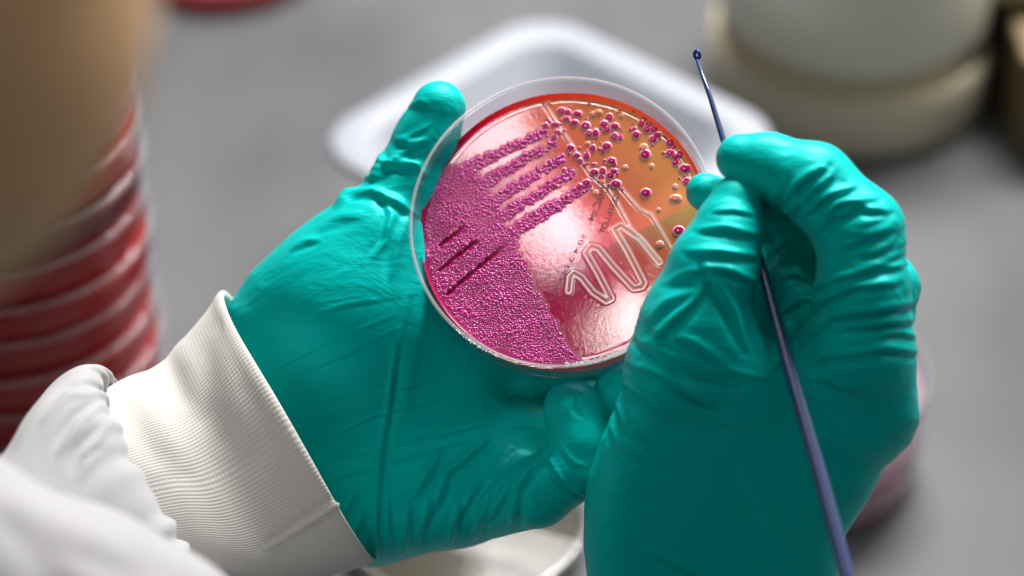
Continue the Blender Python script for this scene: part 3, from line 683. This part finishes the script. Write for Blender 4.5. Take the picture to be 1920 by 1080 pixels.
    st += [([(1210, 1030), (1270, 1055), (1330, 1085)], 8, 0.8, 0.5, Z), ([(1102, 1040), (1120, 1070), (1150, 1085)], 8, 0.8, 0.5, Z), ([(1400, 900), (1440, 950), (1460, 1000)], 22, 0.5, 0.5, Z), ([(1560, 800), (1640, 840), (1680, 860)], 25, 0.6, 0.5, Z)]
    # inside of the hand
    st += [([(1450, 470), (1480, 440), (1510, 470), (1530, 500)], 7, 0.9, 1.0, (-20, 18)), ([(1460, 520), (1490, 510), (1530, 530)], 7, 0.8, 0.8, (-20, 18)), ([(1460, 590), (1500, 560), (1530, 560)], 7, 0.8, 0.8, (-20, 18))]
    st = [(q[0], q[1], q[2]*1.3, q[3]*1.35)+tuple(q[4:]) for q in st]
    V = crease(V, N, st); V = relax(V, F, 1, 0.25)
    o = mesh_obj('glove', V, F, GLOVE, person); o['label'] = 'right glove pinching the blue loop'
right_glove()

def knit_material(ribs=True):
    m, n, l, b = mat('white_knit' if ribs else 'white_cotton', lin(208, 206, 201) if ribs else lin(166, 166, 170), 0.85)
    b.inputs['Sheen Weight'].default_value = 0.25; b.inputs['Specular IOR Level'].default_value = 0.2
    b.inputs['Subsurface Weight'].default_value = 0.1; b.inputs['Subsurface Radius'].default_value = (0.002, 0.002, 0.002)
    if ribs:
        uvn = n.new('ShaderNodeUVMap'); sp = n.new('ShaderNodeSeparateXYZ'); l.new(uvn.outputs[0], sp.inputs[0])
        def sine(src, f, ph=None):
            a = n.new('ShaderNodeMath'); a.operation = 'MULTIPLY'; a.inputs[1].default_value = f*2*math.pi; l.new(src, a.inputs[0])
            if ph is not None:
                c = n.new('ShaderNodeMath'); c.operation = 'ADD'; l.new(a.outputs[0], c.inputs[0]); l.new(ph, c.inputs[1]); a = c
            s = n.new('ShaderNodeMath'); s.operation = 'SINE'; l.new(a.outputs[0], s.inputs[0]); return s
        ns = n.new('ShaderNodeTexNoise'); ns.inputs['Scale'].default_value = 9; l.new(uvn.outputs[0], ns.inputs['Vector'])
        mm = n.new('ShaderNodeMath'); mm.operation = 'MULTIPLY'; mm.inputs[1].default_value = 1.6; l.new(ns.outputs[0], mm.inputs[0])
        s1 = sine(sp.outputs[0], 236, mm.outputs[0]); s2 = sine(sp.outputs[1], 90, None)
        ab = n.new('ShaderNodeMath'); ab.operation = 'MULTIPLY_ADD'; ab.inputs[1].default_value = 0.3; l.new(s2.outputs[0], ab.inputs[0]); l.new(s1.outputs[0], ab.inputs[2])
        n4 = n.new('ShaderNodeTexNoise'); n4.inputs['Scale'].default_value = 350; n4.inputs['Detail'].default_value = 3; l.new(uvn.outputs[0], n4.inputs['Vector'])
        a2 = n.new('ShaderNodeMath'); a2.operation = 'MULTIPLY_ADD'; a2.inputs[1].default_value = 1.2; l.new(n4.outputs[0], a2.inputs[0]); l.new(ab.outputs[0], a2.inputs[2])
        bp = n.new('ShaderNodeBump'); bp.inputs['Strength'].default_value = 0.26; bp.inputs['Distance'].default_value = 0.00016; l.new(a2.outputs[0], bp.inputs['Height']); l.new(bp.outputs[0], b.inputs['Normal'])
    else:
        tc = n.new('ShaderNodeTexCoord'); n4 = n.new('ShaderNodeTexNoise'); n4.inputs['Scale'].default_value = 1200; n4.inputs['Detail'].default_value = 2; l.new(tc.outputs['Object'], n4.inputs['Vector'])
        bp = n.new('ShaderNodeBump'); bp.inputs['Strength'].default_value = 0.4; bp.inputs['Distance'].default_value = 0.0003; l.new(n4.outputs[0], bp.inputs['Height']); l.new(bp.outputs[0], b.inputs['Normal'])
    return m
def loft(name, secs, m, nu=220, sub=6, disp=None, strokes=None):
    """secs: (top px, top py, half-height px, z, half-depth mm). catmull-rom along the sections"""
    A = np.array(secs, float); pts = []
    for i in range(len(A)-1):
        p0, p1, p2, p3 = A[max(i-1, 0)], A[i], A[i+1], A[min(i+2, len(A)-1)]
        for k in range(sub):
            t = k/sub; pts.append(0.5*((2*p1)+(-p0+p2)*t+(2*p0-5*p1+4*p2-p3)*t*t+(-p0+3*p1-3*p2+p3)*t**3))
    pts.append(A[-1]); pts = np.array(pts); nv = len(pts)
    V = np.zeros((nv, nu, 3)); UV = np.zeros((nv, nu, 2)); ln = 0; prev = None
    ux, uy = 0.497, 0.868
    for i, (tx, ty, h, z, dp) in enumerate(pts):
        c = L(tx+ux*h, ty+uy*h, z); t = L(tx, ty, z); ax = t-c
        if prev is not None: ln += np.linalg.norm(c-prev)
        prev = c
        a = 2*math.pi*np.arange(nu)/nu
        ca, sa = np.cos(a), np.sin(a); ex = 0.85
        V[i] = c+np.outer(np.sign(ca)*np.abs(ca)**ex, ax)+np.outer(np.sign(sa)*np.abs(sa)**ex*dp, [0, 0, 1])
        UV[i, :, 0] = np.arange(nu)/nu; UV[i, :, 1] = ln/100
    F = [(i*nu+k, i*nu+(k+1) % nu, (i+1)*nu+(k+1) % nu, (i+1)*nu+k) for i in range(nv-1) for k in range(nu)]
    Vf = V.reshape(-1, 3); Fa = np.array(F); N = vnormals(Vf, Fa)
    ctr = Vf.reshape(nv, nu, 3).mean(1, keepdims=True); 
    if ((V-ctr).reshape(-1, 3)*N).sum() < 0: N = -N; F = [f[::-1] for f in F]
    if disp is not None: Vf = Vf+N*disp(np.arange(nv)/(nv-1), 2*math.pi*np.arange(nu)/nu).reshape(-1)[:, None]
    if strokes: Vf = crease(Vf, N, strokes)
    o = mesh_obj(name, Vf, F, m, person)
    ul = o.data.uv_layers.new(name='UVMap'); U = UV.reshape(-1, 2)
    li = np.zeros(len(o.data.loops), int); o.data.loops.foreach_get('vertex_index', li)
    uvs = U[li]
    lt = np.arange(len(li)) // 4
    for c in (0,):                            # close the seam
        q = uvs.reshape(-1, 4, 2); w = (q[:, :, 0].max(1)-q[:, :, 0].min(1)) > 0.5
        q[w, :, 0] = np.where(q[w, :, 0] < 0.5, q[w, :, 0]+1, q[w, :, 0]); uvs = q.reshape(-1, 2)
    ul.data.foreach_set('uv', uvs.ravel())
    return o
KNIT = knit_material(True); COTTON = knit_material(False)
def cuff_disp(v, a):
    g = 0.5*np.sin(v[:, None]*9+a[None, :]*3)*np.sin(v[:, None]*3.14)+0.5*np.sin(a[None, :]*5+v[:, None]*2)*v[:, None]
    return g
CUFFS = [(380, 640, 240, -23, 16), (398, 602, 262, -23, 19), (412, 570, 276, -23, 21.5), (421, 553, 284, -23, 23.2), (417, 545, 290, -23, 24.8), (406, 552, 290, -23, 25.4), (388, 582, 278, -23, 25.2),
         (332, 650, 252, -22, 24.5), (288, 692, 232, -18, 24), (236, 712, 215, -13, 23), (190, 738, 200, -9, 22), (168, 752, 195, -7, 21)]
loft('cuff', CUFFS, KNIT, disp=cuff_disp, strokes=[([(700, 918), (640, 940), (560, 990), (500, 1030)], 6, 1.2, 1.0), ([(330, 640), (360, 690), (380, 760)], 22, 0.8, 0.8), ([(260, 720), (300, 790), (340, 860)], 26, 1.0, 0.8), ([(420, 640), (430, 740), (470, 830)], 26, 0.7, 0.6)])
def gather(v, a):
    w = np.exp(-(v[:, None]/0.28)**1.2)
    r = 0.9*np.sin(a[None, :]*19+2*np.sin(a[None, :]*3))+0.6*np.sin(a[None, :]*31+1)
    return r*w*1.6*(1-np.exp(-v[:, None]/0.03))+1.5*np.sin(a[None, :]*7+v[:, None]*6)*v[:, None]*(1-v[:, None]*0.5)
SLEEVE = [(186, 745, 196, -7, 21), (196, 722, 215, -5, 25), (196, 702, 232, -1, 29), (172, 688, 250, 5, 33), (138, 694, 262, 9, 36), (98, 720, 268, 13, 38), (62, 765, 268, 18, 39), (28, 830, 262, 26, 40), (-30, 900, 260, 40, 40), (-110, 960, 260, 60, 40)]
loft('sleeve', SLEEVE, COTTON, disp=gather, strokes=[([(190, 760), (150, 790), (110, 850)], 9, 1.3, 1.4), ([(200, 800), (160, 850), (140, 900)], 8, 1.3, 1.3), ([(190, 740), (130, 740), (80, 790)], 9, 1.0, 1.0), ([(185, 850), (165, 870), (150, 905)], 6, 1.0, 1.2)])

def coat():
    g = Grid((-420, -330, -60), (-20, -20, 330), 3.0)
    d = chain(g, [(-300, 1050, 112, 30), (-120, 1112, 105, 33), (120, 1195, 100, 33), (255, 1265, 95, 32), (330, 1500, 60, 36)], 6)
    d = smin(d, chain(g, [(-300, 1050, 112, 34), (-900, 1250, 170, 55), (-1200, 1700, 200, 95)], 10), 25)
    d = smin(d, chain(g, [(-110, 1150, 60, 30), (-300, 1150, 100, 40)], 5), 20)
    V, F = surface_nets(d, g.lo, g.h); V = relax(V, F, 3); N = vnormals(V, F)
    V = crease(V, N, [([(0, 930), (120, 990), (240, 1040)], 30, 1.2, 1.2), ([(60, 1000), (160, 1080), (260, 1160)], 30, 1.2, 1.0), ([(330, 1020), (380, 1080), (400, 1150)], 30, 0.8, 1.0)])
    mesh_obj('lab_coat', V, F, COTTON, person)
coat()
def head():
    g = Grid((-215, -90, 165), (-25, 165, 400), 3.0)
    c = L(-362, 5, 300); 
    d = ellipsoid(g, c+np.array([0, 4, 0]), (58, 62, 54))                       # cheek and jaw
    d = smin(d, ellipsoid(g, c+np.array([-28, 52, 5]), (74, 78, 82)), 30)        # cranium
    d = smin(d, seg(g, tuple(c+np.array([10, 20, -52]))+(8,), tuple(c+np.array([18, 2, -62]))+(9,)), 10)   # nose
    d = smin(d, seg(g, tuple(c+np.array([6, -28, -40]))+(13,), tuple(c+np.array([-20, -34, -30]))+(16,)), 14)  # chin
    d = smin(d, ellipsoid(g, c+np.array([58, 38, 30]), (8, 26, 16)), 6)         # ear
    d = smin(d, seg(g, tuple(c+np.array([-45, -20, 40]))+(42,), tuple(c+np.array([-110, -90, 20]))+(48,)), 18)  # neck
    V, F = surface_nets(d, g.lo, g.h); V = relax(V, F, 4)
    m, n, l, b = mat('skin', lin(236, 190, 140), 0.55); b.inputs['Subsurface Weight'].default_value = 0.1; b.inputs['Subsurface Radius'].default_value = (0.006, 0.003, 0.002)
    o = mesh_obj('head', V, F, m, person); o['label'] = 'brown-skinned cheek and jaw, far out of focus'
head()
